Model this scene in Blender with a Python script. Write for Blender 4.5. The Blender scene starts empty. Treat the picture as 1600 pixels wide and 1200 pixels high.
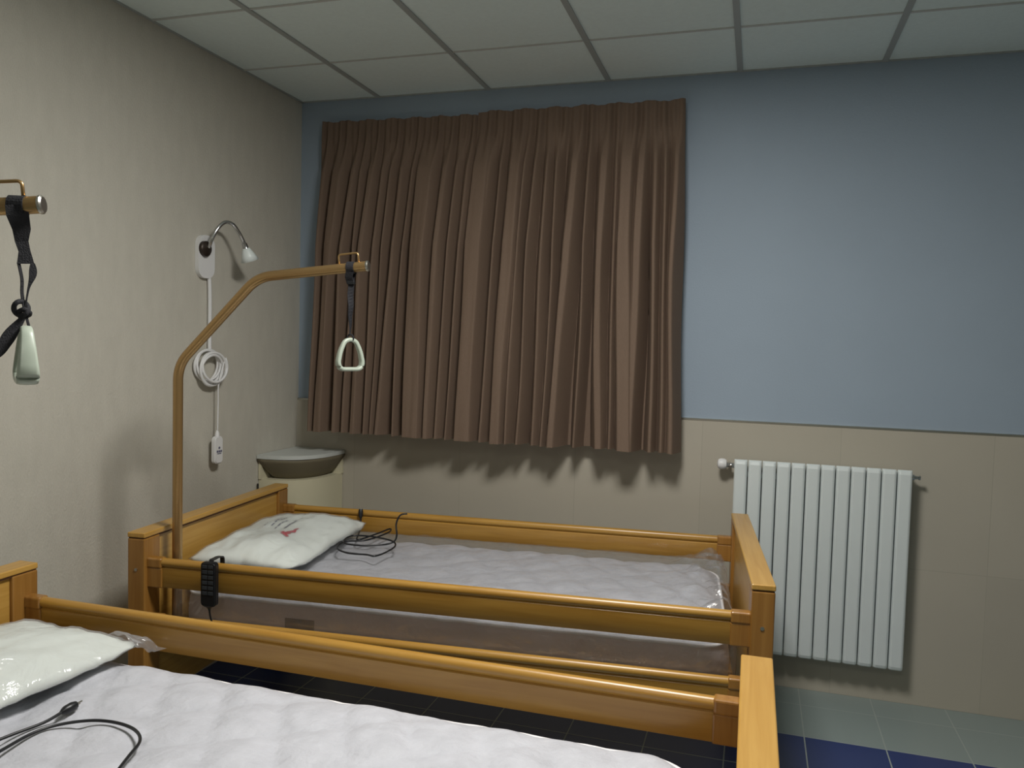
import bpy, bmesh, math, random
from mathutils import Vector, Matrix, noise
random.seed(7)
S = bpy.context.scene
C = S.collection
PI = math.pi

# ------------------------------------------------------------------ camera
def make_camera():
    yaw, pitch, roll = 0.2963, -0.0515, 0.0262
    cy, sy, cp, sp = math.cos(yaw), math.sin(yaw), math.cos(pitch), math.sin(pitch)
    fwd = Vector((-sy*cp, cy*cp, sp)); rt = Vector((cy, sy, 0)); up = rt.cross(fwd)
    r = math.cos(roll)*rt + math.sin(roll)*up
    u = -math.sin(roll)*rt + math.cos(roll)*up
    M = Matrix((r, u, -fwd)).transposed().to_4x4()
    M.translation = Vector((2.3758, -3.8053, 1.5379))
    cd = bpy.data.cameras.new('camera'); cd.sensor_width = 36; cd.lens = 36*1245.76/1600
    cd.clip_start = .02; cd.clip_end = 60
    co = bpy.data.objects.new('camera', cd); C.objects.link(co); co.matrix_world = M
    S.camera = co
make_camera()

# ------------------------------------------------------------------ world, light, exposure
H = 2.792                       # ceiling height
wd = bpy.data.worlds.new('world'); S.world = wd; wd.use_nodes = True
wd.node_tree.nodes['Background'].inputs[0].default_value = (.5, .55, .6, 1)
wd.node_tree.nodes['Background'].inputs[1].default_value = 0.0
def area(name, loc, sx, sy, power, col):
    ld = bpy.data.lights.new(name, 'AREA'); ld.shape = 'RECTANGLE'; ld.size = sx; ld.size_y = sy
    ld.energy = power; ld.color = col
    o = bpy.data.objects.new(name, ld); C.objects.link(o); o.location = loc
    return o
LIGHTS = [((1.954, -2.0186), 25), ((1.954, -4.4186), 3.5)]  # second one is an unseen fill lamp added behind the camera
for (lx, ly), pw in LIGHTS:
    area('panel_and_fill_light', (lx, ly, H-.022),  .50, .50, pw, (1.0, .98, .94))
S.view_settings.view_transform = 'Standard'; S.view_settings.look = 'None'
S.view_settings.gamma = 1; S.view_settings.use_curve_mapping = False
S.view_settings.exposure = 1.0

# ------------------------------------------------------------------ materials
def lin(c):
    return tuple((v/12.92 if v <= .04045 else ((v+.055)/1.055)**2.4) for v in [x/255 for x in c]) + (1,)
def mat(name, rgb, rough=.5, metal=0, var=0.0, vscale=8, bump=0, bscale=60, coat=0, stretch=(1, 1, 1), emit=None, spec=.5, trans=0, detail=3):
    m = bpy.data.materials.new(name); m.use_nodes = True
    nt = m.node_tree; b = nt.nodes['Principled BSDF']
    c = lin(rgb); b.inputs['Base Color'].default_value = c
    b.inputs['Roughness'].default_value = rough; b.inputs['Metallic'].default_value = metal
    b.inputs['Coat Weight'].default_value = coat; b.inputs['Specular IOR Level'].default_value = spec
    b.inputs['Transmission Weight'].default_value = trans
    tc = nt.nodes.new('ShaderNodeTexCoord'); mp = nt.nodes.new('ShaderNodeMapping')
    mp.inputs['Scale'].default_value = stretch
    nt.links.new(tc.outputs['Object'], mp.inputs['Vector'])
    n = nt.nodes.new('ShaderNodeTexNoise'); n.inputs['Scale'].default_value = vscale; n.inputs['Detail'].default_value = detail
    nt.links.new(mp.outputs[0], n.inputs['Vector'])
    r = nt.nodes.new('ShaderNodeValToRGB')
    r.color_ramp.elements[0].position = .3; r.color_ramp.elements[1].position = .7
    r.color_ramp.elements[0].color = tuple(x*(1-var) for x in c[:3])+(1,)
    r.color_ramp.elements[1].color = tuple(min(1, x*(1+var)) for x in c[:3])+(1,)
    nt.links.new(n.outputs['Fac'], r.inputs[0]); nt.links.new(r.outputs[0], b.inputs['Base Color'])
    if bump:
        n2 = nt.nodes.new('ShaderNodeTexNoise'); n2.inputs['Scale'].default_value = bscale; n2.inputs['Detail'].default_value = 4
        nt.links.new(mp.outputs[0], n2.inputs['Vector'])
        bp = nt.nodes.new('ShaderNodeBump'); bp.inputs['Strength'].default_value = bump; bp.inputs['Distance'].default_value = .01
        nt.links.new(n2.outputs['Fac'], bp.inputs['Height']); nt.links.new(bp.outputs[0], b.inputs['Normal'])
    if emit:
        b.inputs['Emission Color'].default_value = lin(rgb); b.inputs['Emission Strength'].default_value = emit
    return m
def film(name, haze=.10, gloss=.40, rough=.12, bump=.5, bscale=14):
    """clear crinkled polythene film"""
    m = bpy.data.materials.new(name); m.use_nodes = True
    nt = m.node_tree; nt.nodes.remove(nt.nodes['Principled BSDF']); out = nt.nodes['Material Output']
    tr = nt.nodes.new('ShaderNodeBsdfTransparent'); tr.inputs[0].default_value = (.97, .97, .97, 1)
    df = nt.nodes.new('ShaderNodeBsdfTranslucent'); df.inputs[0].default_value = (.8, .8, .82, 1)
    dd = nt.nodes.new('ShaderNodeBsdfDiffuse'); dd.inputs[0].default_value = (.8, .8, .82, 1)
    gl = nt.nodes.new('ShaderNodeBsdfGlossy'); gl.inputs['Roughness'].default_value = rough
    tc = nt.nodes.new('ShaderNodeTexCoord'); n = nt.nodes.new('ShaderNodeTexNoise'); n.inputs['Scale'].default_value = bscale
    n.inputs['Detail'].default_value = 5; n.inputs['Distortion'].default_value = 1.2
    nt.links.new(tc.outputs['Object'], n.inputs['Vector'])
    bp = nt.nodes.new('ShaderNodeBump'); bp.inputs['Strength'].default_value = bump; bp.inputs['Distance'].default_value = .03
    nt.links.new(n.outputs['Fac'], bp.inputs['Height']); nt.links.new(bp.outputs[0], gl.inputs['Normal'])
    a0 = nt.nodes.new('ShaderNodeMixShader'); a0.inputs[0].default_value = .5
    nt.links.new(df.outputs[0], a0.inputs[1]); nt.links.new(dd.outputs[0], a0.inputs[2])
    a = nt.nodes.new('ShaderNodeMixShader'); a.inputs[0].default_value = haze
    nt.links.new(tr.outputs[0], a.inputs[1]); nt.links.new(a0.outputs[0], a.inputs[2])
    fr = nt.nodes.new('ShaderNodeLayerWeight'); fr.inputs['Blend'].default_value = .12
    nt.links.new(bp.outputs[0], fr.inputs['Normal'])
    mu = nt.nodes.new('ShaderNodeMath'); mu.operation = 'MULTIPLY_ADD'; mu.inputs[1].default_value = .3; mu.inputs[2].default_value = gloss*.3
    mu.use_clamp = True
    nt.links.new(fr.outputs['Facing'], mu.inputs[0])
    b = nt.nodes.new('ShaderNodeMixShader')
    nt.links.new(mu.outputs[0], b.inputs[0]); nt.links.new(a.outputs[0], b.inputs[1]); nt.links.new(gl.outputs[0], b.inputs[2])
    nt.links.new(b.outputs[0], out.inputs[0])
    return m
def grid_mat(name, base, line, bw, bh, mortar, off=(0, 0), uvw='XY', rough=.6, var=.04, band=None, bump=.2, vs=3, blotch=0):
    """tiles laid on a world grid; band=(y0,y1,colour) paints a course of differently coloured tiles"""
    m = bpy.data.materials.new(name); m.use_nodes = True
    nt = m.node_tree; b = nt.nodes['Principled BSDF']; b.inputs['Roughness'].default_value = rough
    g = nt.nodes.new('ShaderNodeNewGeometry'); sp = nt.nodes.new('ShaderNodeSeparateXYZ'); nt.links.new(g.outputs['Position'], sp.inputs[0])
    def M(op, a, bb=None, cc=None):
        n = nt.nodes.new('ShaderNodeMath'); n.operation = op
        for i, v in enumerate([a, bb, cc]):
            if v is None: continue
            if isinstance(v, (int, float)): n.inputs[i].default_value = v
            else: nt.links.new(v, n.inputs[i])
        return n.outputs[0]
    def axis(s, o, w):
        t = M('DIVIDE', M('SUBTRACT', sp.outputs[s], o), w)
        f = M('ABSOLUTE', M('SUBTRACT', M('FRACT', t), .5))
        return M('GREATER_THAN', f, .5-mortar/w/2), M('FLOOR', t)
    l1, i1 = axis(uvw[0], off[0], bw); l2, i2 = axis(uvw[1], off[1], bh)
    ln = M('MAXIMUM', l1, l2)
    cmb = nt.nodes.new('ShaderNodeCombineXYZ'); nt.links.new(i1, cmb.inputs[0]); nt.links.new(i2, cmb.inputs[1])
    wn = nt.nodes.new('ShaderNodeTexWhiteNoise'); nt.links.new(cmb.outputs[0], wn.inputs['Vector'])
    nz = nt.nodes.new('ShaderNodeTexNoise'); nz.inputs['Scale'].default_value = vs; nz.inputs['Detail'].default_value = 5
    nt.links.new(g.outputs['Position'], nz.inputs['Vector'])
    v = M('ADD', M('MULTIPLY', M('SUBTRACT', wn.outputs['Value'], .5), var), M('MULTIPLY', M('SUBTRACT', nz.outputs['Fac'], .5), blotch or var*2))
    v = M('ADD', v, 1.0)
    cb = nt.nodes.new('ShaderNodeMix'); cb.data_type = 'RGBA'; cb.inputs[6].default_value = lin(base); cb.inputs[7].default_value = lin(base)
    if band:
        msk = M('MULTIPLY', M('GREATER_THAN', sp.outputs['Y'], band[0]), M('LESS_THAN', sp.outputs['Y'], band[1]))
        nt.links.new(msk, cb.inputs[0]); cb.inputs[7].default_value = lin(band[2])
    vm = nt.nodes.new('ShaderNodeVectorMath'); vm.operation = 'SCALE'
    nt.links.new(cb.outputs[2], vm.inputs[0]); nt.links.new(v, vm.inputs['Scale'])
    mx = nt.nodes.new('ShaderNodeMix'); mx.data_type = 'RGBA'; nt.links.new(ln, mx.inputs[0])
    nt.links.new(vm.outputs[0], mx.inputs[6]); mx.inputs[7].default_value = lin(line)
    nt.links.new(mx.outputs[2], b.inputs['Base Color'])
    bp = nt.nodes.new('ShaderNodeBump'); bp.inputs['Strength'].default_value = bump; bp.inputs['Distance'].default_value = .002; bp.invert = True
    nt.links.new(ln, bp.inputs['Height']); nt.links.new(bp.outputs[0], b.inputs['Normal'])
    return m
def wood(name, rgb, dark, rough=.35, axis=0):
    m = bpy.data.materials.new(name); m.use_nodes = True
    nt = m.node_tree; b = nt.nodes['Principled BSDF']; b.inputs['Roughness'].default_value = rough
    b.inputs['Coat Weight'].default_value = .25; b.inputs['Coat Roughness'].default_value = .25
    tc = nt.nodes.new('ShaderNodeTexCoord'); mp = nt.nodes.new('ShaderNodeMapping')
    sc = [26, 26, 26]; sc[axis] = 1.4; mp.inputs['Scale'].default_value = sc
    nt.links.new(tc.outputs['Object'], mp.inputs['Vector'])
    n = nt.nodes.new('ShaderNodeTexNoise'); n.inputs['Scale'].default_value = 2.0; n.inputs['Detail'].default_value = 6; n.inputs['Distortion'].default_value = .6
    nt.links.new(mp.outputs[0], n.inputs['Vector'])
    r = nt.nodes.new('ShaderNodeValToRGB'); r.color_ramp.elements[0].position = .32; r.color_ramp.elements[1].position = .68
    r.color_ramp.elements[0].color = lin(dark); r.color_ramp.elements[1].color = lin(rgb)
    nt.links.new(n.outputs['Fac'], r.inputs[0]); nt.links.new(r.outputs[0], b.inputs['Base Color'])
    return m

M = {}
M['wallpaper'] = mat('wallpaper', (196, 192, 180), .85, var=.035, vscale=7, bump=.35, bscale=90, stretch=(1, 3, 1), detail=8)
M['plain_wall'] = mat('plain_wall', (190, 188, 180), .85, var=.02)
M['blue_paint'] = mat('blue_paint', (153, 168, 183), .7, var=.02, vscale=3, bump=.08, bscale=120)
M['wain'] = grid_mat('beige_wall_tile', (180, 174, 160), (171, 165, 151), .60, .60, .003, (2.15, -.0), 'XZ', .42, .06, vs=2.2, blotch=.14, bump=.1)
M['floor'] = grid_mat('floor_tile', (138, 150, 148), (156, 165, 161), .2999, .2999, .005, (2.6184, -.1839), 'XY', .35, .04, band=(-1.0836, -.4838, (40, 55, 108)))
M['ceiling'] = mat('ceiling_tile', (228, 240, 238), .95, var=.02, vscale=60, bump=.12, bscale=260)
M['tbar'] = mat('ceiling_grid_metal', (168, 172, 170), .5)
M['tbar2'] = mat('cross_grid_metal', (196, 198, 194), .6)
M['metal'] = mat('brushed_aluminium', (200, 198, 190), .3, 1, var=.03)
M['lamp_panel'] = mat('lamp_diffuser', (255, 246, 226), .5, emit=2.2)
M['woodx'] = wood('honey_beech_lengthwise_shaded', (178, 136, 62), (160, 117, 46), axis=0)  # rails toned darker: shade on their fronts put into the colour
M['woody'] = wood('honey_beech_crosswise', (194, 152, 78), (178, 134, 60), axis=1)
M['woodz'] = wood('honey_beech_upright_shaded', (158, 114, 54), (140, 96, 40), axis=2)  # darkest copy of the beech, shade of the post faces put into the colour
M['groove'] = mat('dark_joint', (72, 42, 16), .7)
M['brass'] = mat('gold_painted_steel', (176, 144, 98), .30, .8, var=.03)
M['deck'] = mat('dark_steel', (54, 52, 52), .5, .3, var=.05)
M['screw'] = mat('screw_steel', (190, 185, 175), .3, 1)
M['rubber'] = mat('black_rubber', (26, 26, 28), .6)
M['black'] = mat('black_plastic', (24, 25, 28), .38, bump=.05)
M['button'] = mat('button_grey', (46, 50, 54), .5)
M['strap'] = mat('black_webbing', (24, 24, 30), .8, var=.15, vscale=160, bump=.3, bscale=300)
M['grip'] = mat('pale_grip_plastic', (172, 182, 168), .35, var=.02)
M['mattress'] = mat('white_ticking', (190, 191, 198), .6, var=.07, vscale=16, bump=1.0, bscale=20, detail=5)
M['mattress_side'] = mat('mattress_border', (205, 192, 190), .8, var=.04, vscale=6, bump=.3, bscale=30)
M['piping'] = mat('mattress_piping', (232, 230, 232), .7)
M['label'] = mat('mattress_label', (138, 128, 122), .7, var=.15, vscale=50)
M['film'] = film('clear_film')
M['pillow'] = mat('pillow_cotton', (232, 238, 232), .75, var=.03, vscale=7, bump=.25, bscale=22)
M['bag'] = film('pillow_bag_film', haze=.25, gloss=.2, rough=.13, bump=.6, bscale=10)
M['ink'] = mat('grey_ink', (96, 96, 120), .7)
M['red'] = mat('red_ink', (196, 24, 52), .7)
M['curtain'] = mat('brown_curtain_cloth', (113, 94, 79), .82, var=.05, vscale=300, bump=.1, bscale=500, stretch=(1, 1, .2))
M['radiator'] = mat('radiator_enamel', (218, 226, 226), .32, var=.01, coat=.2)
M['white'] = mat('white_plastic', (226, 226, 226), .4, var=.01)
M['chrome'] = mat('chrome', (205, 205, 205), .15, 1)
M['bronze'] = mat('dark_bronze', (58, 48, 42), .4, .5)
M['shade'] = mat('frosted_shade', (224, 232, 230), .35, var=.01)
M['cab'] = mat('cream_laminate', (206, 200, 172), .5, var=.015)
M['cabtop'] = mat('pale_worktop', (196, 200, 196), .4, var=.015)
M['cabdark'] = mat('shaded_laminate', (112, 104, 84), .6, var=.02)  # darker than the cream body: shade under the top put into the colour

# ------------------------------------------------------------------ mesh helpers
def obj(name, bm, m, parent=None, smooth=False, autos=None):
    me = bpy.data.meshes.new(name); bm.normal_update(); bm.to_mesh(me); bm.free()
    me.materials.append(m)
    if smooth:
        for p in me.polygons: p.use_smooth = True
    o = bpy.data.objects.new(name, me); C.objects.link(o)
    if parent: o.parent = parent
    if autos:
        me.shade_smooth() if hasattr(me, 'shade_smooth') else None
        try: me.set_sharp_from_angle(angle=math.radians(autos))
        except Exception: pass
    return o
def thing(name, label, cat, loc=(0, 0, 0), rz=0, group=None):
    o = bpy.data.objects.new(name, None); C.objects.link(o); o.empty_display_size = .1
    o.location = loc; o.rotation_euler = (0, 0, rz); o['label'] = label; o['category'] = cat
    if group: o['group'] = group
    return o
def tag(o, label, cat, group=None):
    o['label'] = label; o['category'] = cat
    if group: o['group'] = group
    return o
def struct(name, bm, m, parent=None, **k):
    o = obj(name, bm, m, parent, **k)
    if not parent: o['kind'] = 'structure'
    return o
def box(bm, a, b, bev=0, seg=2):
    (x0, y0, z0), (x1, y1, z1) = a, b
    r = bmesh.ops.create_cube(bm, size=1)
    vs = r['verts']
    for v in vs:
        v.co = Vector(((x0+x1)/2+v.co.x*(x1-x0), (y0+y1)/2+v.co.y*(y1-y0), (z0+z1)/2+v.co.z*(z1-z0)))
    if bev:
        es = list({e for v in vs for e in v.link_edges})
        bmesh.ops.bevel(bm, geom=es, offset=bev, segments=seg, profile=.5, affect='EDGES')
    return bm
def BX(a, b, bev=0, seg=2): return box(bmesh.new(), a, b, bev, seg)
def tube(bm, pts, rad, seg=12, closed=False, cap=True, flat=None):
    """sweep an ellipse (rad, or rad*flat across) along pts"""
    pts = [Vector(p) for p in pts]; n = len(pts); rings = []
    up = None
    for i, p in enumerate(pts):
        if closed: t = pts[(i+1) % n]-pts[i-1]
        else: t = pts[min(i+1, n-1)]-pts[max(i-1, 0)]
        t.normalize()
        if up is None:
            up = Vector((0, 0, 1)) if abs(t.z) < .9 else Vector((1, 0, 0))
        a = t.cross(up)
        if a.length < 1e-5: a = t.orthogonal()
        a.normalize(); b = a.cross(t).normalized(); up = b
        rr = rad[i] if isinstance(rad, (list, tuple)) else rad
        ra, rb = (rr, rr) if flat is None else (rr, rr*flat)
        rings.append([bm.verts.new(p+a*math.cos(q)*ra+b*math.sin(q)*rb) for q in [2*PI*k/seg for k in range(seg)]])
    m = n if closed else n-1
    for i in range(m):
        A, B = rings[i], rings[(i+1) % n]
        for k in range(seg): bm.faces.new((A[k], A[(k+1) % seg], B[(k+1) % seg], B[k]))
    if cap and not closed:
        bm.faces.new(rings[0][::-1]); bm.faces.new(rings[-1])
    bmesh.ops.recalc_face_normals(bm, faces=bm.faces)
    return bm
def smoothpath(P, n=8):
    P = [Vector(p) for p in P]; out = []
    for i in range(len(P)-1):
        p0, p1, p2, p3 = P[max(i-1, 0)], P[i], P[i+1], P[min(i+2, len(P)-1)]
        for k in range(n):
            t = k/n
            out.append(.5*((2*p1)+(p2-p0)*t+(2*p0-5*p1+4*p2-p3)*t*t+(3*p1-p0-3*p2+p3)*t**3))
    out.append(P[-1]); return out
def bendpath(P, r=.06, n=8):
    """polyline with rounded corners"""
    P = [Vector(p) for p in P]; out = [P[0]]
    for i in range(1, len(P)-1):
        a = P[i]+(P[i-1]-P[i]).normalized()*r; c = P[i]+(P[i+1]-P[i]).normalized()*r
        for k in range(n+1):
            t = k/n; out.append(a*(1-t)**2+P[i]*2*t*(1-t)+c*t*t)
    out.append(P[-1]); return out
def lathe(bm, prof, seg=24, mtx=None):
    rings = []
    for r, z in prof:
        rings.append([bm.verts.new((max(r, 1e-4)*math.cos(2*PI*k/seg), max(r, 1e-4)*math.sin(2*PI*k/seg), z)) for k in range(seg)])
    for A, B in zip(rings, rings[1:]):
        for k in range(seg): bm.faces.new((A[k], A[(k+1) % seg], B[(k+1) % seg], B[k]))
    bm.faces.new(rings[0][::-1]); bm.faces.new(rings[-1])
    bmesh.ops.recalc_face_normals(bm, faces=bm.faces)
    if mtx: bmesh.ops.transform(bm, matrix=mtx, verts=[v for R_ in rings for v in R_])
    return bm
def prism(bm, prof, x0, x1, axis='x'):
    """extrude a closed profile [(a,b)]: axis x -> (y,z); y -> (x,z); z -> (x,y)"""
    def P(a, b, t): return {'x': (t, a, b), 'y': (a, t, b), 'z': (a, b, t)}[axis]
    A = [bm.verts.new(P(a, b, x0)) for a, b in prof]; B = [bm.verts.new(P(a, b, x1)) for a, b in prof]
    n = len(prof)
    for i in range(n): bm.faces.new((A[i], A[(i+1) % n], B[(i+1) % n], B[i]))
    bm.faces.new(A[::-1]); bm.faces.new(B)
    bmesh.ops.recalc_face_normals(bm, faces=bm.faces)
    return bm
def kids(o): return [c for c in bpy.data.objects if c.parent == o]
def copy_tree(o, parent=None):
    c = o.copy(); C.objects.link(c); c.parent = parent
    for ch in kids(o): copy_tree(ch, c)
    return c
def facing(axis_vec, loc):
    q = Vector((0, 0, 1)).rotation_difference(Vector(axis_vec)); m = q.to_matrix().to_4x4(); m.translation = Vector(loc); return m

# ------------------------------------------------------------------ room shell
X1, Y0 = 5.2, -6.2
struct('floor', BX((-.1, Y0-.1, -.12), (X1+.1, .1, 0)), M['floor'])
struct('wall_left', BX((-.12, Y0-.1, 0), (0, .12, H)), M['wallpaper'])
struct('wall_back', BX((-.12, 0, 0), (X1+.1, .12, H)), M['blue_paint'])
struct('wall_right', BX((X1, Y0-.1, 0), (X1+.1, .12, H)), M['plain_wall'])
struct('wall_front', BX((-.12, Y0-.12, 0), (X1+.1, Y0, H)), M['plain_wall'])
struct('wall_tiles', BX((0.0005, -.012, 0.0005), (X1-.0005, 0.0, 1.2)), M['wain'])
def ztrim():
    bm = bmesh.new(); prism(bm, [(-.0125, 1.2), (-.0125, 1.207), (-.010, 1.210), (-.0005, 1.210), (-.0005, 1.2)], .001, X1-.001)
    return bm
struct('trim_1', ztrim(), M['metal'])
# ceiling: slab above, mineral-fibre tiles and the metal grid that carries them
struct('ceiling', BX((-.12, Y0-.1, H), (X1+.1, .12, H+.1)), M['ceiling'])
def grid_bm():
    bm = bmesh.new(); w = .012
    gx = .4542
    x = gx
    while x < X1:
        box(bm, (x-w, Y0, H-.006), (x+w, 0, H+.001)); x += .6
    box(bm, (0, Y0, H-.005), (.012, 0, H)); box(bm, (0, -.012, H-.005), (X1, 0, H))
    return bm
struct('trim_2', grid_bm(), M['tbar'])
def cross_bm():
    bm = bmesh.new(); y = -.5186
    while y > Y0:
        box(bm, (0, y-.006, H-.004), (X1, y+.006, H+.001)); y -= .6
    return bm
struct('trim_3', cross_bm(), M['tbar2'])
for (lx, ly), pw in LIGHTS:
    fx = thing('ceiling_light', 'square white ceiling panel lamp between the ceiling tiles' + (' over the beds' if ly > -3 else ' added behind the camera for fill'), 'ceiling light', (lx, ly, H), 0)
    bm = bmesh.new()
    for a, b in (((-.297, -.297), (.297, -.283)), ((-.297, .283), (.297, .297)), ((-.297, -.283), (-.283, .283)), ((.283, -.283), (.297, .283))):
        box(bm, (a[0], a[1], -.018), (b[0], b[1], -.0005))
    obj('lamp_frame', bm, M['white'], fx)
    obj('diffuser', BX((-.283, -.283, -.014), (.283, .283, -.001)), M['lamp_panel'], fx)

# ------------------------------------------------------------------ curtains
def interp(tab, t):
    for (a, va), (b, vb) in zip(tab, tab[1:]):
        if t <= b:
            k = (t-a)/(b-a); k = max(0, k); return va+(vb-va)*k
    return tab[-1][1]
# folds: (position near the top, middle, hem as pixels of the panel's width fraction 0..1), half width, depth
def curtain(name, label, xt0, xt1, xb0, xb1, zt0, zt1, zb0, zb1, folds, seed, nu=420, nv=90):
    root = thing(name, label, 'curtain', ((xt0+xt1)/2, -.08, (zb0+zb1)/2), 0)
    def surf(s, t, head=False):
        # t 0 top .. 1 hem
        zt = zt0+(zt1-zt0)*s; zb = zb0+(zb1-zb0)*s
        z = zt+(zb-zt)*t
        x = (xt0+(xt1-xt0)*s)*(1-t)+(xb0+(xb1-xb0)*s)*t
        grow = min(1, max(0, (t-.05)/.36))**.8
        cs = []
        for ft, fm, fb, w, a in folds:
            cs.append((ft+(fm-ft)*min(1, t*2) if t < .5 else fm+(fb-fm)*(t*2-1), w, a))
        cs.sort()
        # pleats: steep-sided folds of cloth, broad ones flat-topped, meeting in V-shaped valleys
        WM = abs(xb1-xb0); d = -1
        for c, w, a in cs:
            flat = max(0, w*WM-.018)*.9
            e = math.sqrt(max(0, abs(s-c)*WM-flat)**2+.005**2)-.005
            d = max(d, .066+.42*a-3.3*e)
        d = (max(d, -.012)+.012)*(.26+.74*grow)
        d *= min(1, .10+max(0, (t-.05)/.13))
        # pencil pleats of the heading
        h = math.exp(-((t-.05)/.075)**2)
        d += h*(.006*math.sin(s*150+seed)+.004*math.sin(s*97+2*seed))
        d += .010*noise.noise(Vector((s*9+seed, t*1.6, seed)))*grow*2+.004*noise.noise(Vector((s*40, t*3, seed)))*grow
        x += .012*noise.noise(Vector((s*14, t*2.2, 5+seed)))*grow
        z += (.006*noise.noise(Vector((s*8, 3.3, seed))) if t > .98 else 0)+(.004*math.sin(s*42+seed) if t == 0 else 0)
        base = .048+.055*t+.022*noise.noise(Vector((s*5+seed, 0.3, t*.8)))*grow
        return x, -(base+d), z
    def build(t0, t1, nvv, name2, thick):
        bm = bmesh.new(); rows = []
        for j in range(nvv+1):
            t = t0+(t1-t0)*j/nvv
            rows.append([bm.verts.new(Vector(surf(i/nu, t))-Vector(root.location)) for i in range(nu+1)])
        for A, B in zip(rows, rows[1:]):
            for i in range(nu): bm.faces.new((A[i], A[i+1], B[i+1], B[i]))
        bmesh.ops.recalc_face_normals(bm, faces=bm.faces)
        o = obj(name2, bm, M['curtain'], root, smooth=True)
        m = o.modifiers.new('thick', 'SOLIDIFY'); m.thickness = thick; m.offset = 0; m.use_rim = False
        return o
    build(0, .075, 10, 'heading_tape', .003)
    build(.075, 1, nv, 'drape', .003)
    return root
def F(l, x0, x1):
    out = []
    for a, b, c, w, d in l:
        f = lambda v: (v-x0)/(x1-x0)
        out.append((f(a), f(b), f(c), w/(x1-x0), d))
    return out
# columns: x of the ridge (zoomed-picture units) at top, middle, hem; half width; depth
LF = [(112, 108, 98, 12, .05), (160, 145, 130, 20, .075), (215, 190, 185, 13, .05), (230, 225, 215, 8, .05), (268, 254, 244, 15, .08), (300, 285, 280, 8, .05), (325, 312, 300, 8, .05), (358, 345, 322, 12, .07), (388, 375, 372, 9, .04),
      (425, 425, 432, 30, .11), (485, 478, 478, 14, .07), (520, 512, 506, 8, .06), (548, 540, 535, 10, .08)]
RF = [(590, 590, 590, 30, .10), (618, 605, 600, 11, .07), (650, 648, 640, 9, .06), (695, 692, 683, 22, .09), (728, 715, 715, 10, .07), (760, 752, 745, 10, .075), (790, 785, 785, 9, .05), (815, 820, 808, 10, .06),
      (875, 860, 838, 16, .10), (912, 905, 895, 9, .06), (955, 952, 962, 17, .09), (985, 990, 990, 8, .05), (1015, 1020, 1030, 24, .12), (1062, 1050, 1040, 16, .10), (1092, 1100, 1098, 12, .07), (1120, 1125, 1125, 9, .06), (1155, 1145, 1146, 13, .08)]
curtain('curtain', 'left brown curtain panel, behind the golden lifting pole', .156, 1.035, .165, .992, 2.665, 2.657, 1.058, 1.058, F(LF, 90, 565), 1.3)
curtain('curtain', 'right brown curtain panel, its hem nearest the radiator', 1.02, 2.02, .980, 2.062, 2.668, 2.668, 1.058, 1.060, F(RF, 560, 1170), 4.1, nu=480)
trk = thing('curtain_track', 'slim white curtain track behind the curtain tops', 'curtain track', (1.08, -.02, 2.625), 0)
obj('rail', BX((-.93, -.012, -.012), (.93, .008, .012), .003), M['white'], trk)
for i in range(4):
    obj('bracket', BX((-.85+i*.56, .005, -.015), (-.82+i*.56, .0195, .015), .002), M['metal'], trk)

# ------------------------------------------------------------------ radiator
RX0, RW, RZ0, RZ1, NR = 2.298, .731, .178, 1.042, 12
rad = thing('radiator', 'white twelve-section column radiator on the beige tiled wall', 'radiator', (RX0+RW/2, -.075, RZ0), 0)
pitch = RW/NR
def section_bm():
    bm = bmesh.new(); w = pitch/2-.0022; hh = RZ1-RZ0; d = .045
    # front plate with rounded shoulders
    prof = []
    for sx in (1,):
        pass
    prof = [(-w, -.018), (-w, -d+.010), (-w+.004, -d+.003), (-w+.010, -d), (w-.010, -d), (w-.004, -d+.003), (w, -d+.010), (w, -.018)]
    A = []
    zs = [(0, .012), (.006, .004), (.018, 0), (hh-.018, 0), (hh-.006, .004), (hh, .014)]
    rows = []
    for z, ins in zs:
        rows.append([bm.verts.new((x, y+ins if y < -.02 else y, z)) for x, y in prof])
    for R0, R1 in zip(rows, rows[1:]):
        for i in range(len(prof)-1): bm.faces.new((R0[i], R0[i+1], R1[i+1], R1[i]))
        bm.faces.new((R0[-1], R0[0], R1[0], R1[-1]))
    bm.faces.new(rows[0][::-1]); bm.faces.new(rows[-1])
    box(bm, (-.008, -.02, .03), (.008, .035, hh-.03), .003)
    box(bm, (-w, .02, .02), (w, .040, hh-.02), .004)
    box(bm, (-w, -.03, hh-.05), (w, .035, hh-.012), .006); box(bm, (-w, -.03, .012), (w, .035, .05), .006)
    bmesh.ops.recalc_face_normals(bm, faces=bm.faces)
    return bm
sec0 = obj('section', section_bm(), M['radiator'], rad); sec0.location = (-RW/2+pitch/2, 0, 0)
for i in range(1, NR):
    c = sec0.copy(); C.objects.link(c); c.parent = rad; c.location = (-RW/2+pitch*(i+.5), 0, 0)
for z in (.05, RZ1-RZ0-.05):
    bm = bmesh.new(); tube(bm, [(-RW/2+.004, 0, z-.018), (RW/2-.004, 0, z-.018)], .014, 12)
    obj('header_pipe', bm, M['radiator'], rad, smooth=True)
zt = RZ1-RZ0-.032
bm = bmesh.new(); tube(bm, [(-RW/2+.005, 0, zt), (-RW/2-.030, 0, zt)], .011, 14)
tube(bm, [(-RW/2-.022, 0, zt), (-RW/2-.022, .0625, zt)], .008, 12)
vb = obj('valve', bm, M['chrome'], rad, smooth=True)
bm = bmesh.new(); lathe(bm, [(.010, 0), (.019, .003), (.024, .012), (.025, .026), (.021, .038), (.008, .044)], 20, facing((-1, 0, 0.0), (-RW/2-.030, 0, zt+.004)))
obj('knob', bm, M['white'], vb, autos=40)
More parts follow.
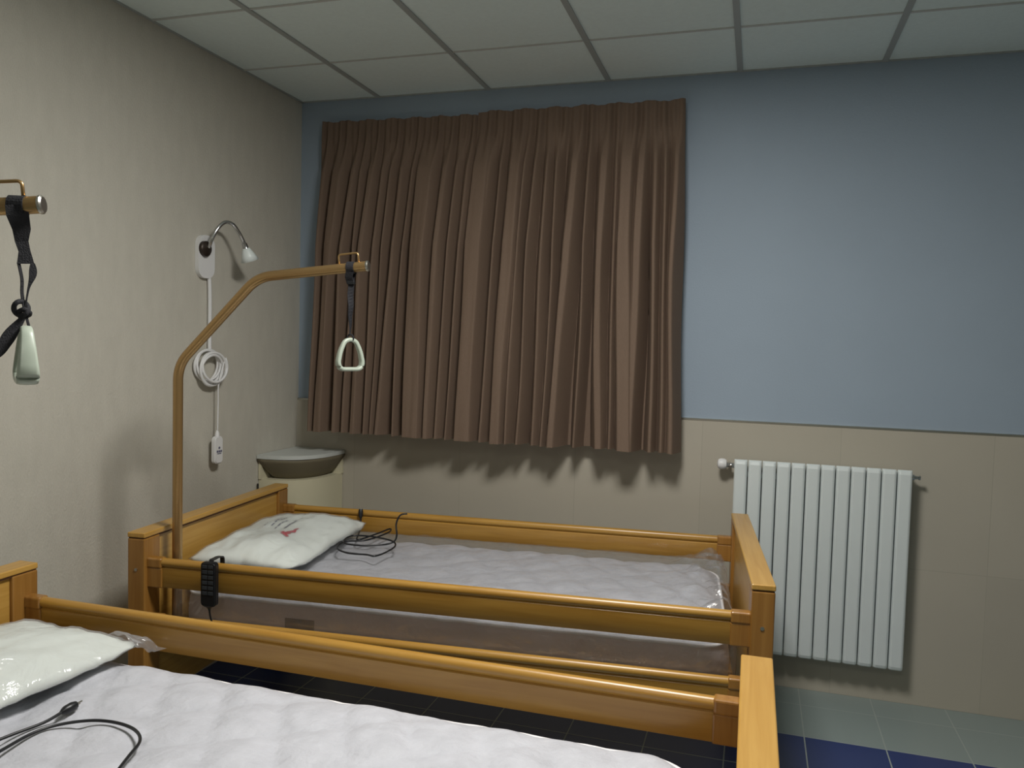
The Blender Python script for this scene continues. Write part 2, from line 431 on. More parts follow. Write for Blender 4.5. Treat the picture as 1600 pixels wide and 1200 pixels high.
bm = bmesh.new(); lathe(bm, [(.013, 0), (.013, .010), (.008, .012), (.007, .026), (.010, .028), (.010, .034)], 16, facing((1, 0, 0), (RW/2, 0, zt)))
obj('air_vent', bm, M['chrome'], rad, autos=40)
bm = bmesh.new(); tube(bm, [(-RW/2+.005, 0, .035), (-RW/2-.022, 0, .035), (-RW/2-.022, .0625, .035)], .010, 12)
obj('return_pipe', bm, M['chrome'], rad, smooth=True)
for sx in (-.22, .22):
    obj('wall_bracket', BX((sx-.006, .03, zt-.02), (sx+.006, .0625, zt+.0), .001), M['white'], rad)

# ------------------------------------------------------------------ corner cabinet
cabr = thing('corner_cabinet', 'small cream corner cabinet with bowed pale top behind the far headboard', 'cabinet', (.0, -.0, 0), 0)
def superf(a, b, n, k=28, x0=.004, y0=-.016):
    pts = []
    for i in range(k+1):
        t = PI/2*i/k; c, s = math.cos(t), math.sin(t)
        pts.append((x0+a*c**(2/n), y0-b*s**(2/n)))
    return pts
def plate(pts, z0, z1, corner=(.004, -.016)):
    bm = bmesh.new(); prism(bm, [corner]+pts, z0, z1, 'z'); return bm
TOP = superf(.292, .365, 2.9); BODY = superf(.280, .345, 2.9)
obj('cabinet_body', plate(BODY, .06, .820), M['cab'], cabr, autos=40)
obj('plinth', plate(superf(.26, .32, 2.9), .0, .06), M['cabdark'], cabr)
obj('cabinet_top', plate(TOP, .926, .945), M['cabtop'], cabr, autos=40)
def flare():
    # recessed bowl-shaped front under the top, flaring outwards to the rim
    bm = bmesh.new(); rows = []
    for k in range(7):
        t = k/6; a = .155+(.292-.155)*t**.8; b = .215+(.362-.215)*t**.8
        rows.append([bm.verts.new((x, y, .820+.105*t)) for x, y in superf(a, b, 2.6, x0=.06*(1-t)+.004, y0=-.016-.06*(1-t))])
    for A, B in zip(rows, rows[1:]):
        for i in range(len(A)-1): bm.faces.new((A[i], A[i+1], B[i+1], B[i]))
    bmesh.ops.recalc_face_normals(bm, faces=bm.faces)
    return bm
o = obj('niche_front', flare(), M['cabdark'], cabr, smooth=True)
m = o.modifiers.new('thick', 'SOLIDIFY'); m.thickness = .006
obj('back_panel', BX((.004, -.366, .82), (.02, -.016, .926)), M['cab'], cabr)
obj('back_panel', BX((.02, -.032, .82), (.289, -.016, .926)), M['cab'], cabr)
bm = bmesh.new(); tube(bm, [(.012, -.381, .80), (.012, -.381, .76)], .005, 8); obj('latch', bm, M['deck'], cabr)

# ------------------------------------------------------------------ bed-head wall lamp and call handset
lamp = thing('wall_lamp', 'gooseneck wall lamp with small frosted white shade on left wall', 'wall lamp', (0, -.79, 1.93), 0)
def rrect(w, h, r, k=6):
    out = []
    for cx, cy, a0 in ((w/2-r, h/2-r, 0), (-w/2+r, h/2-r, 90), (-w/2+r, -h/2+r, 180), (w/2-r, -h/2+r, 270)):
        for i in range(k+1):
            a = math.radians(a0+90*i/k); out.append((cx+r*math.cos(a), cy+r*math.sin(a)))
    return out
bm = bmesh.new(); prism(bm, [(a, b-.045) for a, b in rrect(.110, .190, .045)], .001, .020)
obj('mount_plate', bm, M['white'], lamp, autos=40)
bm = bmesh.new(); lathe(bm, [(.034, .020), (.034, .034), (.028, .040), (.010, .043)], 28, facing((1, 0, 0), (0, -.02, -.012)))
obj('base', bm, M['bronze'], lamp, autos=40)
P = smoothpath([(.045, -.02, -.008), (.060, -.018, .03), (.075, 0, .078), (.090, .03, .110), (.105, .065, .106), (.115, .098, .072), (.122, .118, .040), (.124, .122, .028)], 8)
bm = bmesh.new(); tube(bm, P, .0085, 10)
obj('gooseneck', bm, M['chrome'], lamp, smooth=True)
dirn = Vector((.12, .38, -.92)).normalized()
p0 = Vector((.124, .122, .032))
bm = bmesh.new(); lathe(bm, [(.006, 0), (.012, .004), (.013, .030), (.016, .034)], 18, facing(dirn, p0)); obj('collar', bm, M['chrome'], lamp, autos=40)
bm = bmesh.new(); lathe(bm, [(.014, .026), (.020, .034), (.030, .058), (.041, .085), (.039, .085), (.028, .058), (.018, .038)], 24, facing(dirn, p0)); obj('lamp_shade', bm, M['shade'], lamp, smooth=True)

call = thing('call_handset', 'white nurse call handset hanging from coiled cable on left wall', 'call button', (0, -.75, 1.78), 0)
cable = [(.012, -.012, .075), (.014, -.016, .02), (.016, -.012, -.05), (.014, -.010, -.29)]
bm = bmesh.new()
tube(bm, smoothpath([(.010, -.02, .03), (.012, -.012, .0), (.012, -.008, -.1), (.012, -.008, -.29), (.018, -.01, -.315)], 6), .009, 8)
obj('cable_cover', bm, M['white'], call, smooth=True)
bm = bmesh.new(); pts = []
for i in range(150):
    a = -PI/2+2*PI*i/28*1.0; rr = .070+.005*math.sin(i*.23)
    pts.append((.014+.035*(i/150)+.006*math.sin(a*1.3), -.022+.03*(i/150)-.02+rr*1.12*math.cos(a), -.388+.012*(math.sin(i*.05))+rr*math.sin(a)))
tube(bm, pts, .006, 8)
obj('cable_coil', bm, M['white'], call, smooth=True)
bm = bmesh.new(); tube(bm, smoothpath([pts[-1], (.045, .016, -.46), (.042, .016, -.55), (.040, .016, -.68)], 8), .0034, 8)
obj('cable', bm, M['white'], call, smooth=True)
bm = bmesh.new(); prism(bm, [(a+.016, b-.765) for a, b in rrect(.056, .125, .018)], .026, .050)
bmesh.ops.bevel(bm, geom=[e for e in bm.edges if abs(e.verts[0].co.x-e.verts[1].co.x) < 1e-5], offset=.004, segments=2, affect='EDGES')
lathe(bm, [(.011, 0), (.010, .016), (.005, .030)], 14, Matrix.Translation((.038, .016, -.706)))
hs = obj('handset_body', bm, M['white'], call, autos=40)
bm = bmesh.new()
lathe(bm, [(.006, 0), (.006, .001)], 14, facing((1, 0, 0), (.0502, .016, -.755)))
for dy in (-.013, .0, .013):
    box(bm, (.0502, .016+dy-.005, -.776), (.0512, .016+dy+.005, -.766), .001)
box(bm, (.0502, .002, -.783), (.0512, .030, -.779))
obj('nurse_symbol', bm, M['ink'], hs)

# ------------------------------------------------------------------ beds
BW, BL, T, ZH, ZF = 1.0272, 2.1543, .0667, .8467, .851
BEDS = [(.3111, -1.5714, .0866), (.2866, -2.9959, .0037)]
def make_bed(label):
    b = thing('hospital_bed', label, 'bed', (BEDS[0][0], BEDS[0][1], 0), BEDS[0][2], 'wooden hospital beds')
    for end in (0, 1):
        u0 = 0 if end == 0 else BL-T; u1 = u0+T; z1 = ZH if end == 0 else ZF
        nm = 'headboard' if end == 0 else 'footboard'
        s = 1 if end == 0 else -1        # towards the mattress
        # panel set back a little between the posts
        h = obj(nm, BX((u0+.012, .075, .22), (u1-.012, BW-.075, z1-.021), .002), M['woody'], b)
        for v0 in (0, BW-.085):
            bm = BX((u0, v0, .10), (u1, v0+.085, z1-.021), .004)
            obj('post', bm, M['woodz'], h)
            bm = bmesh.new(); lathe(bm, [(.006, 0), (.006, .002)], 12, facing((0, -1 if v0 == 0 else 1, 0), ((u0+u1)/2, 0 if v0 == 0 else BW, z1-.13)))
            obj('screw', bm, M['screw'], h)
        bm = BX((u0+.003, .003, z1-.024), (u1-.003, BW-.003, z1-.016)); obj('shadow_joint', bm, M['groove'], h)
        obj('top_cap', BX((u0-.001, -.001, z1-.018), (u1+.001, BW+.001, z1), .004, 3), M['woody'], h)
        for v in (.045, BW-.045):
            bm = bmesh.new()
            lathe(bm, [(.010, .0), (.048, .001), (.050, .006), (.050, .018), (.046, .024), (.010, .026)], 24, facing((0, 1, 0), ((u0+u1)/2, v-.013, .0505)))
            w = obj('castor', bm, M['rubber'], h, autos=40)
            box_bm = BX(((u0+u1)/2-.016, v-.019, .05), ((u0+u1)/2+.016, v-.015, .102)); box(box_bm, ((u0+u1)/2-.016, v+.015, .05), ((u0+u1)/2+.016, v+.019, .102))
            box(box_bm, ((u0+u1)/2-.018, v-.019, .098), ((u0+u1)/2+.018, v+.019, .104))
            obj('castor_fork', box_bm, M['screw'], h)
    # side rails: rounded bead over a flat board, with end blocks running in a slot
    def railprof(v, z1, sgn):
        # bead of radius .014 over board .016 thick
        pr = []
        zb = z1-.102
        pr.append((v-.010, zb+.003)); pr.append((v-.008, zb)); pr.append((v+.008, zb)); pr.append((v+.010, zb+.003))
        pr.append((v+.010, z1-.034)); pr.append((v+.006, z1-.030))
        for i in range(9):
            a = math.radians(-40+260*i/8); pr.append((v+.0155*math.cos(a), z1-.0155+.0155*math.sin(a)))
        pr.append((v-.006, z1-.030)); pr.append((v-.010, z1-.034))
        return pr
    for side, v in ((0, .030), (1, BW-.030)):
        for z1, nm in ((.758, 'upper_rail'), (.556, 'lower_rail')):
            bm = bmesh.new(); prism(bm, railprof(v, z1, 1), T+.052, BL-T-.052)
            r = obj(nm, bm, M['woodx'], b, autos=35)
            for ua, ub in ((T-.004, T+.056), (BL-T-.056, BL-T+.004)):
                bm = BX((ua, v-.015, z1-.104), (ub, v+.015, z1-.034), .004)
                box(bm, (ua, v-.0175, z1-.036), (ub, v+.0175, z1+.001), .007, 3)
                obj('rail_end', bm, M['woodz'], r)
        # slotted guide on inner face of the headboard and footboard
        for u, sg in ((T, 1), (BL-T, -1)):
            pass
    # steel mattress deck and side bars
    bm = bmesh.new()
    for v in (.10, BW-.14): box(bm, (T-.002, v, .40), (BL-T+.002, v+.04, .46), .004)
    for i in range(5): box(bm, (T+.15+i*.44, .13, .405), (T+.19+i*.44, BW-.13, .45))
    obj('deck_frame', bm, M['deck'], b)
    bm = BX((T-.012, .088, .405), (.1075, .112, .455), .003); box(bm, (T-.012, .076, .405), (.120, .082, .455), .002); box(bm, (T-.012, .118, .405), (.120, .124, .455), .002)
    obj('pole_bracket', bm, M['deck'], b)
    bm = bmesh.new()
    for i in range(24): box(bm, (T+.03+i*.083, .09, .46), (T+.085+i*.083, BW-.09, .478), .003)
    obj('slats', bm, M['woody'], b)
    return b
bed = make_bed('light wooden hospital bed with raised side rails, nearest the curtained window')
bed2 = copy_tree(bed); bed2.location = (BEDS[1][0], BEDS[1][1], 0); bed2.rotation_euler = (0, 0, BEDS[1][2])
bed2['label'] = 'light wooden hospital bed in the foreground, its footboard overlapping the other bed'
for o in (bed, bed2):
    if 'group' in o: del o['group']

# mattress
MU0, MU1, MV0, MV1, MZ0, MZ1 = .152, 2.035, .075, .935, .479, .640
def mattress(bi, label, seed, u1=MU1, cover=True):
    x, y, th = BEDS[bi]
    r = thing('mattress', label, 'mattress', (x, y, MZ0), th)
    nu, nv = 150, 66
    def top(s, t):
        u = MU0+(u1-MU0)*s; v = MV0+(MV1-MV0)*t
        ex = min(u-MU0, u1-u); ey = min(v-MV0, MV1-v)
        # rounded plan corners
        R = .10
        if ex < R and ey < R:
            dx, dy = R-ex, R-ey; k = max(dx, dy)/max(1e-6, math.hypot(dx, dy))
            cu = MU0+R if u-MU0 < R else u1-R; cv = MV0+R if v-MV0 < R else MV1-R
            u = cu+(u-cu)*k; v = cv+(v-cv)*k
        e = min(ex, ey)
        z = MZ1-.018*max(0, 1-e/.05)**2
        q = abs(math.sin((u*1.0+v*.55)*19))**.55*abs(math.sin((u*.6-v*1.0)*17+.6))**.4
        z += .015*q*min(1, e/.06)+.003*noise.noise(Vector((u*19, v*16, seed)))+.014*(noise.noise(Vector((u*4+seed, v*4, seed)))+.5)*min(1, e/.1)
        return u, v, z
    bm = bmesh.new(); g = [[bm.verts.new(Vector(top(i/nu, j/nv))-Vector((0, 0, MZ0))) for i in range(nu+1)] for j in range(nv+1)]
    for j in range(nv):
        for i in range(nu): bm.faces.new((g[j][i], g[j][i+1], g[j+1][i+1], g[j+1][i]))
    loop = g[0][:]+[g[j][nu] for j in range(1, nv+1)]+g[nv][-2::-1]+[g[j][0] for j in range(nv-1, 0, -1)]
    lo = [v.co.copy() for v in loop]
    obj('quilted_top', bm, M['mattress'], r, smooth=True)
    bm = bmesh.new(); rows = []
    for k in range(7):
        t = k/6; row = []
        for p in lo:
            c = Vector((max(MU0+.1, min(u1-.1, p.x)), max(MV0+.1, min(MV1-.1, p.y)), 0)); d = (p-c); d.z = 0
            if d.length > 0: d.normalize()
            bul = .008*math.sin(PI*t)+.004*noise.noise(Vector((p.x*7, p.y*7, t*3)))*math.sin(PI*t)
            row.append(bm.verts.new((p.x+d.x*bul, p.y+d.y*bul, p.z*(1-t))))
        rows.append(row)
    n = len(lo)
    for A, B in zip(rows, rows[1:]):
        for i in range(n): bm.faces.new((A[i], A[(i+1) % n], B[(i+1) % n], B[i]))
    bm.faces.new(rows[-1])
    bmesh.ops.recalc_face_normals(bm, faces=bm.faces)
    obj('border', bm, M['mattress_side'], r, smooth=True)
    bm = bmesh.new(); tube(bm, [p+Vector((0, 0, .001)) for p in lo[::2]], .0055, 8, closed=True)
    obj('piping', bm, M['piping'], r, smooth=True)
    if bi == 0:
        obj('label_patch', BX((.565, MV0-.0105, .055), (.672, MV0-.0085, .098)), M['label'], r)
    return r
mat_far = mattress(0, 'white quilted mattress wrapped in clear film on the bed by the window', 1.7)
mattress(1, 'white quilted mattress on the foreground bed, under the pillow and loose black cable', 5.2, u1=2.0)

def wrapped_film(bi, r, seed, flap):
    x, y, th = BEDS[bi]
    u0, u1 = .145, (2.055 if bi == 0 else 2.02); v0, v1 = .053, .957
    bm = bmesh.new(); nu, nv = 130, 60
    def P(u, v, z): 
        n1 = noise.noise(Vector((u*6+seed, v*6, z*9))); n2 = noise.noise(Vector((u*17+seed, v*15, z*20)))
        return n1, n2
    def top(i, j):
        s, t = i/nu, j/nv; u = u0+(u1-u0)*s; v = v0+(v1-v0)*t
        e = min(u-u0, u1-u, v-v0, v1-v)
        n1, n2 = P(u, v, 0)
        z = .678-.016*max(0, 1-e/.06)**2+(.007*n1+.010*abs(n2))*min(1, e/.03+.25)
        if flap:
            k = max(0, (u-(u1-.22))/.22)
            z += .060*k**1.2*math.exp(-((t-.60)/.36)**2)+.030*k*abs(n2)*2
            z -= .035*max(0, (u-(u1-.03))/.03)**2
        return Vector((u, v, z-MZ0-.003))
    g = [[bm.verts.new(top(i, j)) for i in range(nu+1)] for j in range(nv+1)]
    for j in range(nv):
        for i in range(nu): bm.faces.new((g[j][i], g[j][i+1], g[j+1][i+1], g[j+1][i]))
    loop = g[0][:]+[g[j][nu] for j in range(1, nv+1)]+g[nv][-2::-1]+[g[j][0] for j in range(nv-1, 0, -1)]
    prev = loop; n = len(loop); base = [v.co.copy() for v in loop]
    for k in range(1, 8):
        t = k/7; row = []
        for p in base:
            w = noise.noise(Vector((p.x*9+seed, p.y*9, t*2.2)))*.006*math.sin(PI*min(1, t*.8+.1))
            dx = 1 if p.x > 1.9 else (-1 if p.x < .15 else 0); dy = -1 if p.y < .1 else (1 if p.y > .9 else 0)
            row.append(bm.verts.new((p.x+dx*min(w, .004), p.y+dy*min(w, .004), p.z*(1-t)+.001)))
        for i in range(n): bm.faces.new((prev[i], prev[(i+1) % n], row[(i+1) % n], row[i]))
        prev = row
    bmesh.ops.recalc_face_normals(bm, faces=bm.faces)
    o = obj('plastic_cover', bm, M['film'], r, smooth=True); o.location = (0, 0, .003)
    o['label'] = 'clear crinkled plastic film'
    return o
wrapped_film(0, mat_far, 2.2, True)

# pillows
def pillow(bi, label, cu, cv, L, Wd, rot, tilt, seed, hgt=.135, printed=True, z0=.676):
    x, y, th = BEDS[bi]
    m = Matrix.Translation((x, y, 0)) @ Matrix.Rotation(th, 4, 'Z') @ Matrix.Translation((cu, cv, z0))
    r = thing('pillow', label, 'pillow', m.translation, th+rot)
    r.rotation_euler = (tilt[0], tilt[1], th+rot)
    def body(L, Wd, hgt, wr, nm, mt, lip, parent):
        bm = bmesh.new(); n = 46
        def pt(i, j, top):
            a = -1+2*i/n; b = -1+2*j/n
            # pillow outline with pinched sides and pointed corners
            px = a*L/2*(1-.09*(1-b*b)*0-.07*(1-abs(b))**1.5*abs(a)**3); py = b*Wd/2*(1-.06*(1-abs(a))**1.5*abs(b)**3)
            px *= 1-.05*abs(b)**6; py *= 1-.05*abs(a)**6
            f = (max(0, 1-abs(a)**2.6)*max(0, 1-abs(b)**2.8))**.55
            nn = noise.noise(Vector((a*2.2+seed, b*2.4, seed))); n2 = noise.noise(Vector((a*7+seed, b*7, seed*2)))
            ridge = abs(noise.noise(Vector((a*4+seed, b*3.3, 3.1))))
            if top: z = .012*(1-f)+hgt*.78*f*(1+.22*nn)+wr*(n2*.5-ridge*.8)*min(1, f*2)
            else: z = .012*(1-f)
            z += .016*(abs(a)**5+abs(b)**5)*(.3+.7*abs(noise.noise(Vector((a*5, b*5, seed+9)))))
            return Vector((px, py, z+hgt*.02))
        T_ = [[bm.verts.new(pt(i, j, True)) for i in range(n+1)] for j in range(n+1)]
        B_ = [[(T_[j][i] if i in (0, n) or j in (0, n) else bm.verts.new(pt(i, j, False))) for i in range(n+1)] for j in range(n+1)]
        for j in range(n):
            for i in range(n):
                bm.faces.new((T_[j][i], T_[j][i+1], T_[j+1][i+1], T_[j+1][i]))
                bm.faces.new((B_[j+1][i], B_[j+1][i+1], B_[j][i+1], B_[j][i]))
        bmesh.ops.recalc_face_normals(bm, faces=bm.faces)
        return obj(nm, bm, mt, parent, smooth=True), pt
    o, pt = body(L, Wd, hgt, .012, 'cushion', M['pillow'], 0, r)
    bag, _ = body(L*1.02, Wd*1.015, hgt*1.03+.004, .013, 'plastic_bag', M['bag'], 0, r)
    bag.location = (0, 0, .0005)
    if printed:
        def patch(cells, nm, mt):
            bm = bmesh.new(); n = 46
            def sp(a, b): 
                p = pt((a+1)/2*n, (b+1)/2*n, True); return p+Vector((0, 0, .0035))
            for (a0, b0, a1, b1, w) in cells:
                k = 14; A = Vector((a0, b0)); Bv = Vector((a1, b1)); d = (Bv-A).normalized(); nrm = Vector((-d.y, d.x))*w/2
                prev = None
                for q in range(k+1):
                    c = A+(Bv-A)*q/k
                    e = (bm.verts.new(sp(c.x+nrm.x, c.y+nrm.y)), bm.verts.new(sp(c.x-nrm.x, c.y-nrm.y)))
                    if prev: bm.faces.new((prev[0], prev[1], e[1], e[0]))
                    prev = e
            return obj(nm, bm, mt, r)
        patch(printed['lines'], 'printed_text', M['ink'])
        patch(printed['red'], 'red_mark', M['red'])
    return r
lines = []
rnd = random.Random(4)
for a0, b0, b1 in ((-.40, -.05, .42), (-.28, -.02, .36), (-.12, -.12, .22)):
    b = b0
    while b < b1:
        w = .03+.05*rnd.random(); lines.append((a0, b, a0, min(b+w, b1), .026)); b += w+.02
lines.append((.06, -.12, .06, .20, .034))
red = [(.18, -.34, .36, -.36, .10), (.14, -.30, .20, -.28, .06), (.24, -.28, .38, -.22, .07), (.26, -.42, .40, -.44, .05), (.30, -.18, .36, -.14, .05)]
pillow(0, 'white plastic-bagged pillow with small red mark, on the bed by the window', .297, .575, .44, .75, .03, (0, 0), 3.7, .122, dict(lines=lines, red=red))
pn = pillow(1, 'white plastic-bagged pillow at the left edge, on the foreground bed', .30, .56, .45, .76, -.05, (0, 0), 8.4, .112, None, z0=.672)
# loose open corner of that pillow's bag
bm = bmesh.new(); n = 22
rows = []
for j in range(n+1):
    row = []
    for i in range(n+1):
        a, b = i/n, j/n
        w = .13*(1-.25*b)
        px = .10+a*w+.06*b; py = .345+b*.080
        z = .030-.03*b**2+.028*math.sin(a*PI)+.014*noise.noise(Vector((a*5, b*4, 2)))-.03*(a*b)
        row.append(bm.verts.new((px, py, max(.004, z))))
    rows.append(row)
for A, B in zip(rows, rows[1:]):
    for i in range(n): bm.faces.new((A[i], A[i+1], B[i+1], B[i]))
obj('bag_flap', bm, M['bag'], pn, smooth=True)

# ------------------------------------------------------------------ lifting poles and hand grips
def b2w(bi, u, v, z=0):
    x, y, th = BEDS[bi]; return Vector((x+u*math.cos(th)-v*math.sin(th), y+u*math.sin(th)+v*math.cos(th), z))
POLE = (.125, .100)
def make_pole(label):
    r = thing('lifting_pole', label, 'lifting pole', (0, 0, .40), 0)
    z = lambda h: h-.40
    P = bendpath([(0, 0, z(.402)), (0, 0, z(1.430)), (.305, 0, z(1.740)), (.703, 0, z(1.780))], .055, 10)
    bm = bmesh.new(); tube(bm, P, .0170, 20); obj('pole', bm, M['brass'], r, autos=50)
    d = (Vector(P[-1])-Vector(P[-2])).normalized()
    bm = bmesh.new(); lathe(bm, [(.015, -.004), (.0185, 0), (.0185, .004), (.015, .007)], 20, facing(d, P[-1])); obj('end_cap', bm, M['metal'], r, autos=40)
    e = Vector(P[-1]); n = Vector((-d.z, 0, d.x))
    A, B = e-d*.098, e-d*.028
    loop = bendpath([A+n*.010, A+n*.047, B+n*.047, B+n*.010], .010, 5)
    bm = bmesh.new(); tube(bm, loop, .0035, 10); obj('retaining_loop', bm, M['brass'], r, smooth=True)
    return r
HG = (.625,)
def pole_at(r, bi, rot):
    r.location = b2w(bi, POLE[0], POLE[1], .40); r.rotation_euler = (0, 0, BEDS[bi][2]+rot)
pole = make_pole('golden tubular lifting pole rising from the head of the bed by the window')
pole_at(pole, 0, 0)
pole2 = copy_tree(pole); pole_at(pole2, 1, math.radians(25.6))
pole2['label'] = 'golden tubular lifting pole end reaching in at the left edge of the view'

def ribbon(bm, pts, w, t=.0018, dirs=None):
    """flat strap along pts; dirs gives the width direction at each point"""
    prev = None
    for i, p in enumerate(pts):
        p = Vector(p); a = pts[max(i-1, 0)]; b = pts[min(i+1, len(pts)-1)]
        tg = (Vector(b)-Vector(a)).normalized()
        d = Vector(dirs[i]) if isinstance(dirs, list) else Vector(dirs)
        d = (d-tg*d.dot(tg)).normalized(); nn = tg.cross(d).normalized()*t
        ww = (w[i] if isinstance(w, list) else w)/2
        q = [bm.verts.new(p+d*ww+nn), bm.verts.new(p-d*ww+nn), bm.verts.new(p-d*ww-nn), bm.verts.new(p+d*ww-nn)]
        if prev:
            for k in range(4): bm.faces.new((prev[k], prev[(k+1) % 4], q[(k+1) % 4], q[k]))
        else: bm.faces.new(q[::-1])
        prev = q
    bm.faces.new(prev); bmesh.ops.recalc_face_normals(bm, faces=bm.faces)
    return bm
def grip_bm(w0=.026):
    """triangular stirrup grip: arch of broad flat plastic with a straight bottom bar"""
    bm = bmesh.new()
    pts = bendpath([(0, 0, 0), (-.024, 0, -.004), (-.044, 0, -.045), (-.056, 0, -.095), (-.044, 0, -.118), (.044, 0, -.118), (.056, 0, -.095), (.044, 0, -.045), (.024, 0, -.004), (0, 0, 0)], .016, 5)[:-1]
    n = len(pts); rings = []
    for i, p in enumerate(pts):
        t = (pts[(i+1) % n]-pts[i-1]).normalized(); a = Vector((0, 1, 0)); b = a.cross(t).normalized()
        k = min(1, -p.z/.1); wy = w0*(.55+.45*k); wt = .0085
        ring = []
        for q in range(12):
            an = 2*PI*q/12; ca, sa = math.cos(an), math.sin(an)
            ring.append(bm.verts.new(p+a*wy*math.copysign(abs(ca)**.6, ca)+b*wt*math.copysign(abs(sa)**.6, sa)))
        rings.append(ring)
    for i in range(n):
        A, B = rings[i], rings[(i+1) % n]
        for k in range(12): bm.faces.new((A[k], A[(k+1) % 12], B[(k+1) % 12], B[k]))
    bmesh.ops.recalc_face_normals(bm, faces=bm.faces)
    return bm
def around(yc, R, half):      # strap wound round the bar (bar runs along local x)
    return [(0, R*math.sin(a), R*math.cos(a)) for a in [2*PI*k/20 for k in range(21)]]
def grip_far():
    p = Vector((.648, 0, 1.7745)); root = pole.location.copy(); root.z = 0
    rz = pole.rotation_euler[2]
    loc = root+Matrix.Rotation(rz, 3, 'Z') @ p
    r = thing('trapeze_grip', 'pale triangular hand grip on black strap in front of the curtain', 'hand grip', loc, rz)
    bm = bmesh.new()
    ribbon(bm, around(0, .0190, 0), .026, .0012, (1, 0, 0))
    ribbon(bm, [(0, .014, -.014), (-.004, .006, -.032), (-.002, .002, -.05)], .026, .0015, (1, 0, 0))
    ribbon(bm, [(0, -.014, -.014), (-.006, -.008, -.032), (-.004, .001, -.05)], .026, .0015, (1, 0, 0))
    a = [(-.002+.001*math.sin(k), .002, -.045-k*.0105) for k in range(18)]
    ribbon(bm, a, .020, .0016, [(math.cos(k*.12), math.sin(k*.12), 0) for k in range(18)])
    s = obj('strap', bm, M['strap'], r)
    obj('buckle', BX((-.015, -.006, -.056), (.012, .008, -.044), .002), M['black'], s)
    bm = bmesh.new(); tube(bm, [(.011*math.cos(q), .0, -.235+.012*math.sin(q)) for q in [2*PI*k/16 for k in range(16)]], .003, 8, closed=True)
    obj('knot', bm, M['strap'], s)
    g = obj('grip', grip_bm(.020), M['grip'], r, smooth=True); g.location = (0, 0, -.240); g.rotation_euler = (0, 0, math.radians(48)); g.scale = (.80, .80, .84)
    return r
grip_far()
def grip_near():
    rz = pole2.rotation_euler[2]
    p = Vector((.664, 0, 1.7758)); root = pole2.location.copy(); root.z = 0
    loc = root+Matrix.Rotation(rz, 3, 'Z') @ p
    r = thing('trapeze_grip', 'pale hand grip on knotted black strap at the left edge', 'hand grip', loc, .2963+math.radians(31))
    # local x now runs across the view, y away from the camera
    r.scale = (.9, .9, .9)
    bd = Matrix.Rotation(rz-r.rotation_euler[2], 3, 'Z') @ Vector((1, 0, 0))
    bn = Vector((0, 0, 1)).cross(bd)
    bm = bmesh.new()
    pts = [bn*.0208*math.sin(a)+Vector((0, 0, .0208*math.cos(a))) for a in [2*PI*k/20 for k in range(21)]]
    ribbon(bm, pts, .032, .0014, tuple(bd))
    ribbon(bm, [(-.004, -.0185, .0), (-.001, -.018, -.02), (.006, -.008, -.05), (.006, -.003, -.075), (.011, -.002, -.095), (.013, -.002, -.122)], [.04, .042, .034, .025, .022, .032], .002, (1, .1, 0))
    s = obj('strap', bm, M['strap'], r)
    bm = bmesh.new()
    ribbon(bm, smoothpath([(.000, -.002, -.120), (.006, -.002, -.155), (.006, -.002, -.185), (.010, -.002, -.215)], 5), .006, .0015, (1, .6, 0))
    ribbon(bm, smoothpath([(.026, -.002, -.120), (.026, -.002, -.145), (.018, -.002, -.175), (.012, -.002, -.215)], 5), [.003+.012*math.exp(-((k-4)/4)**2) for k in range(16)], .0015, (1, .2, 0))
    obj('webbing_loop', bm, M['strap'], s)
    bm = bmesh.new()
    tube(bm, [(.004+.013*math.cos(q), -.002+.007*math.sin(q*2), -.218+.015*math.sin(q)) for q in [2*PI*k/20 for k in range(20)]], .0055, 8, closed=True)
    tube(bm, smoothpath([(.0, 0, -.225), (.010, -.008, -.220), (.020, 0, -.228), (.012, .008, -.235), (.002, 0, -.238)], 5), .0055, 8)
    obj('knot', bm, M['strap'], s, smooth=True)
    bm = bmesh.new()
    q = smoothpath([(.012, -.002, -.232), (-.008, -.006, -.262), (-.024, -.01, -.290), (-.036, -.014, -.318), (-.062, -.02, -.345)], 6)
    ribbon(bm, q, [.006+.020*math.sin(PI*min(1, k/20))**1.2 for k in range(len(q))], .0016, (.9, .2, .4))
    ribbon(bm, smoothpath([(.013, 0, -.232), (.017, 0, -.25), (.022, 0, -.268)], 5), .005, .0015, (1, .3, 0))
    obj('loose_end', bm, M['strap'], s)
    g = obj('grip', grip_bm(.034), M['grip'], r, smooth=True); g.location = (.013, 0, -.262); g.rotation_euler = (0, math.radians(-2), math.radians(95)); g.scale = (.92, .64, .94)
    return r
grip_near()

# ------------------------------------------------------------------ hand control hooked on the near rail of the far bed
x, y, th = BEDS[0]
hc = thing('hand_control', 'black bed hand control hooked over the rail beside the pole', 'remote control', b2w(0, .333, .0, .765), th)
bm = bmesh.new()
pr = rrect(.056, .150, .012)
prism(bm, [(a, b-.065) for a, b in pr], -.034, -.010, 'y')
bmesh.ops.bevel(bm, geom=[e for e in bm.edges if abs(e.verts[0].co.y-e.verts[1].co.y) < 1e-5], offset=.004, segments=3, affect='EDGES')
hb = obj('handset_body', bm, M['black'], hc, autos=40)
for i in range(2):
    for j in range(6):
        obj('button', BX((-.020+i*.022, -.0362, -.030-j*.018+.020), (-.002+i*.022, -.0335, -.030-j*.018+.032), .001), M['button'], hb)
bm = bmesh.new(); ribbon(bm, smoothpath([(0, -.012, -.01), (0, -.012, .012), (0, .002, .014), (0, .030, .014), (0, .0515, .006), (0, .0535, -.03)], 6), .016, .002, (1, 0, 0))
obj('hook', bm, M['black'], hc)
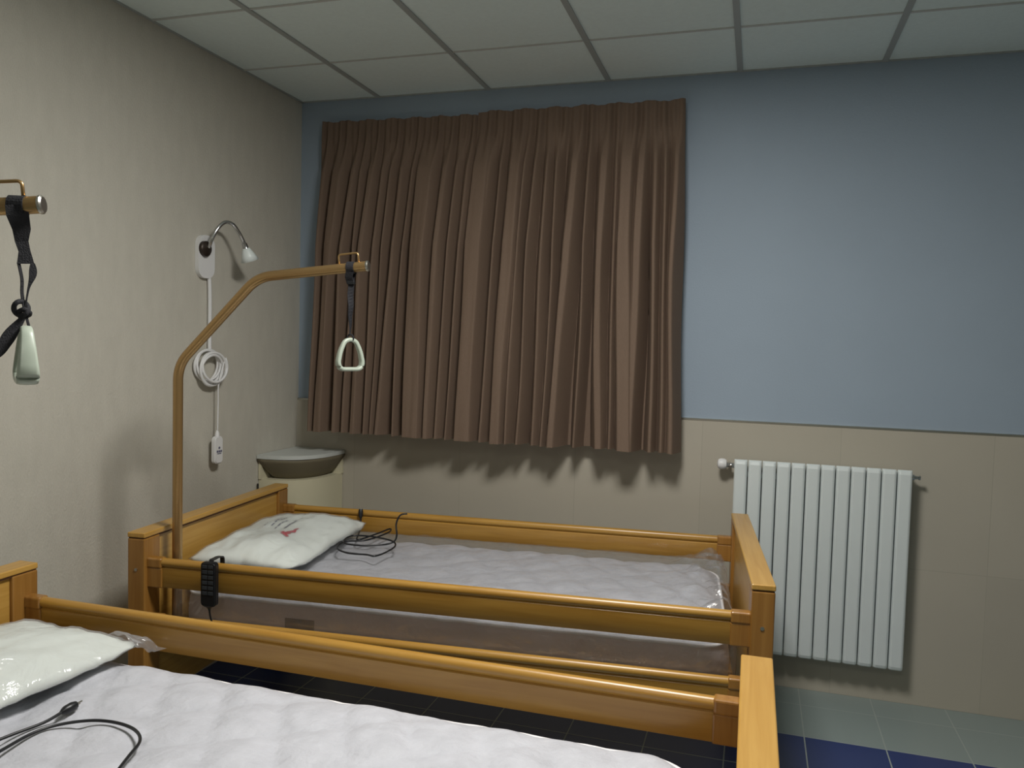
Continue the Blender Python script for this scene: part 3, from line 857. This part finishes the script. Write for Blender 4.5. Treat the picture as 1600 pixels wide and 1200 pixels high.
bm = bmesh.new(); tube(bm, smoothpath([(0, -.022, -.138), (0, -.022, -.155), (.004, -.020, -.185), (.010, .0, -.24), (.012, .02, -.33)], 6), [.020, .017, .014, .010, .007, .005, .004]+[.0032]*18, 10)
obj('cable', bm, M['black'], hc, smooth=True)

# ------------------------------------------------------------------ loose cables
def cable(bi, label, pts, rad, plug, zoff=.0):
    x, y, th = BEDS[bi]
    P = smoothpath(pts, 8)
    r = thing('power_cable', label, 'cable', b2w(bi, pts[0][0], pts[0][1], pts[0][2]), th)
    o = Vector(pts[0])
    bm = bmesh.new(); tube(bm, [p-o for p in P], rad, 8); obj('cord', bm, M['black'], r, smooth=True)
    a, b = Vector(plug[0])-o, Vector(plug[1])-o
    bm = bmesh.new(); d = (b-a); L = d.length
    lathe(bm, [(.005, 0), (.010, L*.25), (.011, L*.7), (.008, L)], 12, facing(d.normalized(), a))
    pl = obj('plug', bm, M['black'], r, autos=40)
    bm = bmesh.new()
    for s in (-.005, .005):
        q = d.normalized().orthogonal().normalized()*s
        tube(bm, [b+q, b+q+d.normalized()*.012], .002, 8)
    obj('pin', bm, M['screw'], pl)
    return r
zc = .694
cable(0, 'bundled black cable lying beside the pillow on the far mattress',
      [(.46, .965, zc+.035), (.475, .93, zc+.012), (.50, .86, zc), (.52, .80, zc), (.56, .70, zc+.002), (.60, .80, zc+.006), (.625, .90, zc+.008), (.64, .84, zc+.006), (.60, .70, zc+.004), (.52, .66, zc), (.53, .56, zc),
       (.60, .50, zc), (.68, .50, zc), (.72, .49, zc), (.74, .56, zc), (.74, .66, zc), (.70, .72, zc+.004), (.60, .74, zc+.010), (.52, .72, zc+.010), (.53, .62, zc+.008), (.60, .60, zc+.006), (.68, .63, zc+.006), (.715, .66, zc+.008), (.735, .67, zc+.02), (.742, .67, .74), (.735, .68, .78), (.748, .69, .815), (.775, .70, .822)],
      .0036, ((.46, .965, zc+.030), (.456, .975, zc+.070)))
zn = .668
cable(1, 'thin black cable looping across the foreground mattress, bottom left',
      [(.612, .600, zn+.004), (.610, .545, zn), (.590, .47, zn), (.57, .36, zn), (.60, .26, zn), (.64, .30, zn), (.63, .42, zn), (.628, .50, zn), (.65, .55, zn), (.70, .588, zn), (.76, .598, zn), (.82, .585, zn), (.865, .55, zn), (.89, .49, zn), (.93, .38, zn), (.96, .25, zn)],
      .0036, ((.611, .590, zn+.003), (.616, .628, zn+.006)))
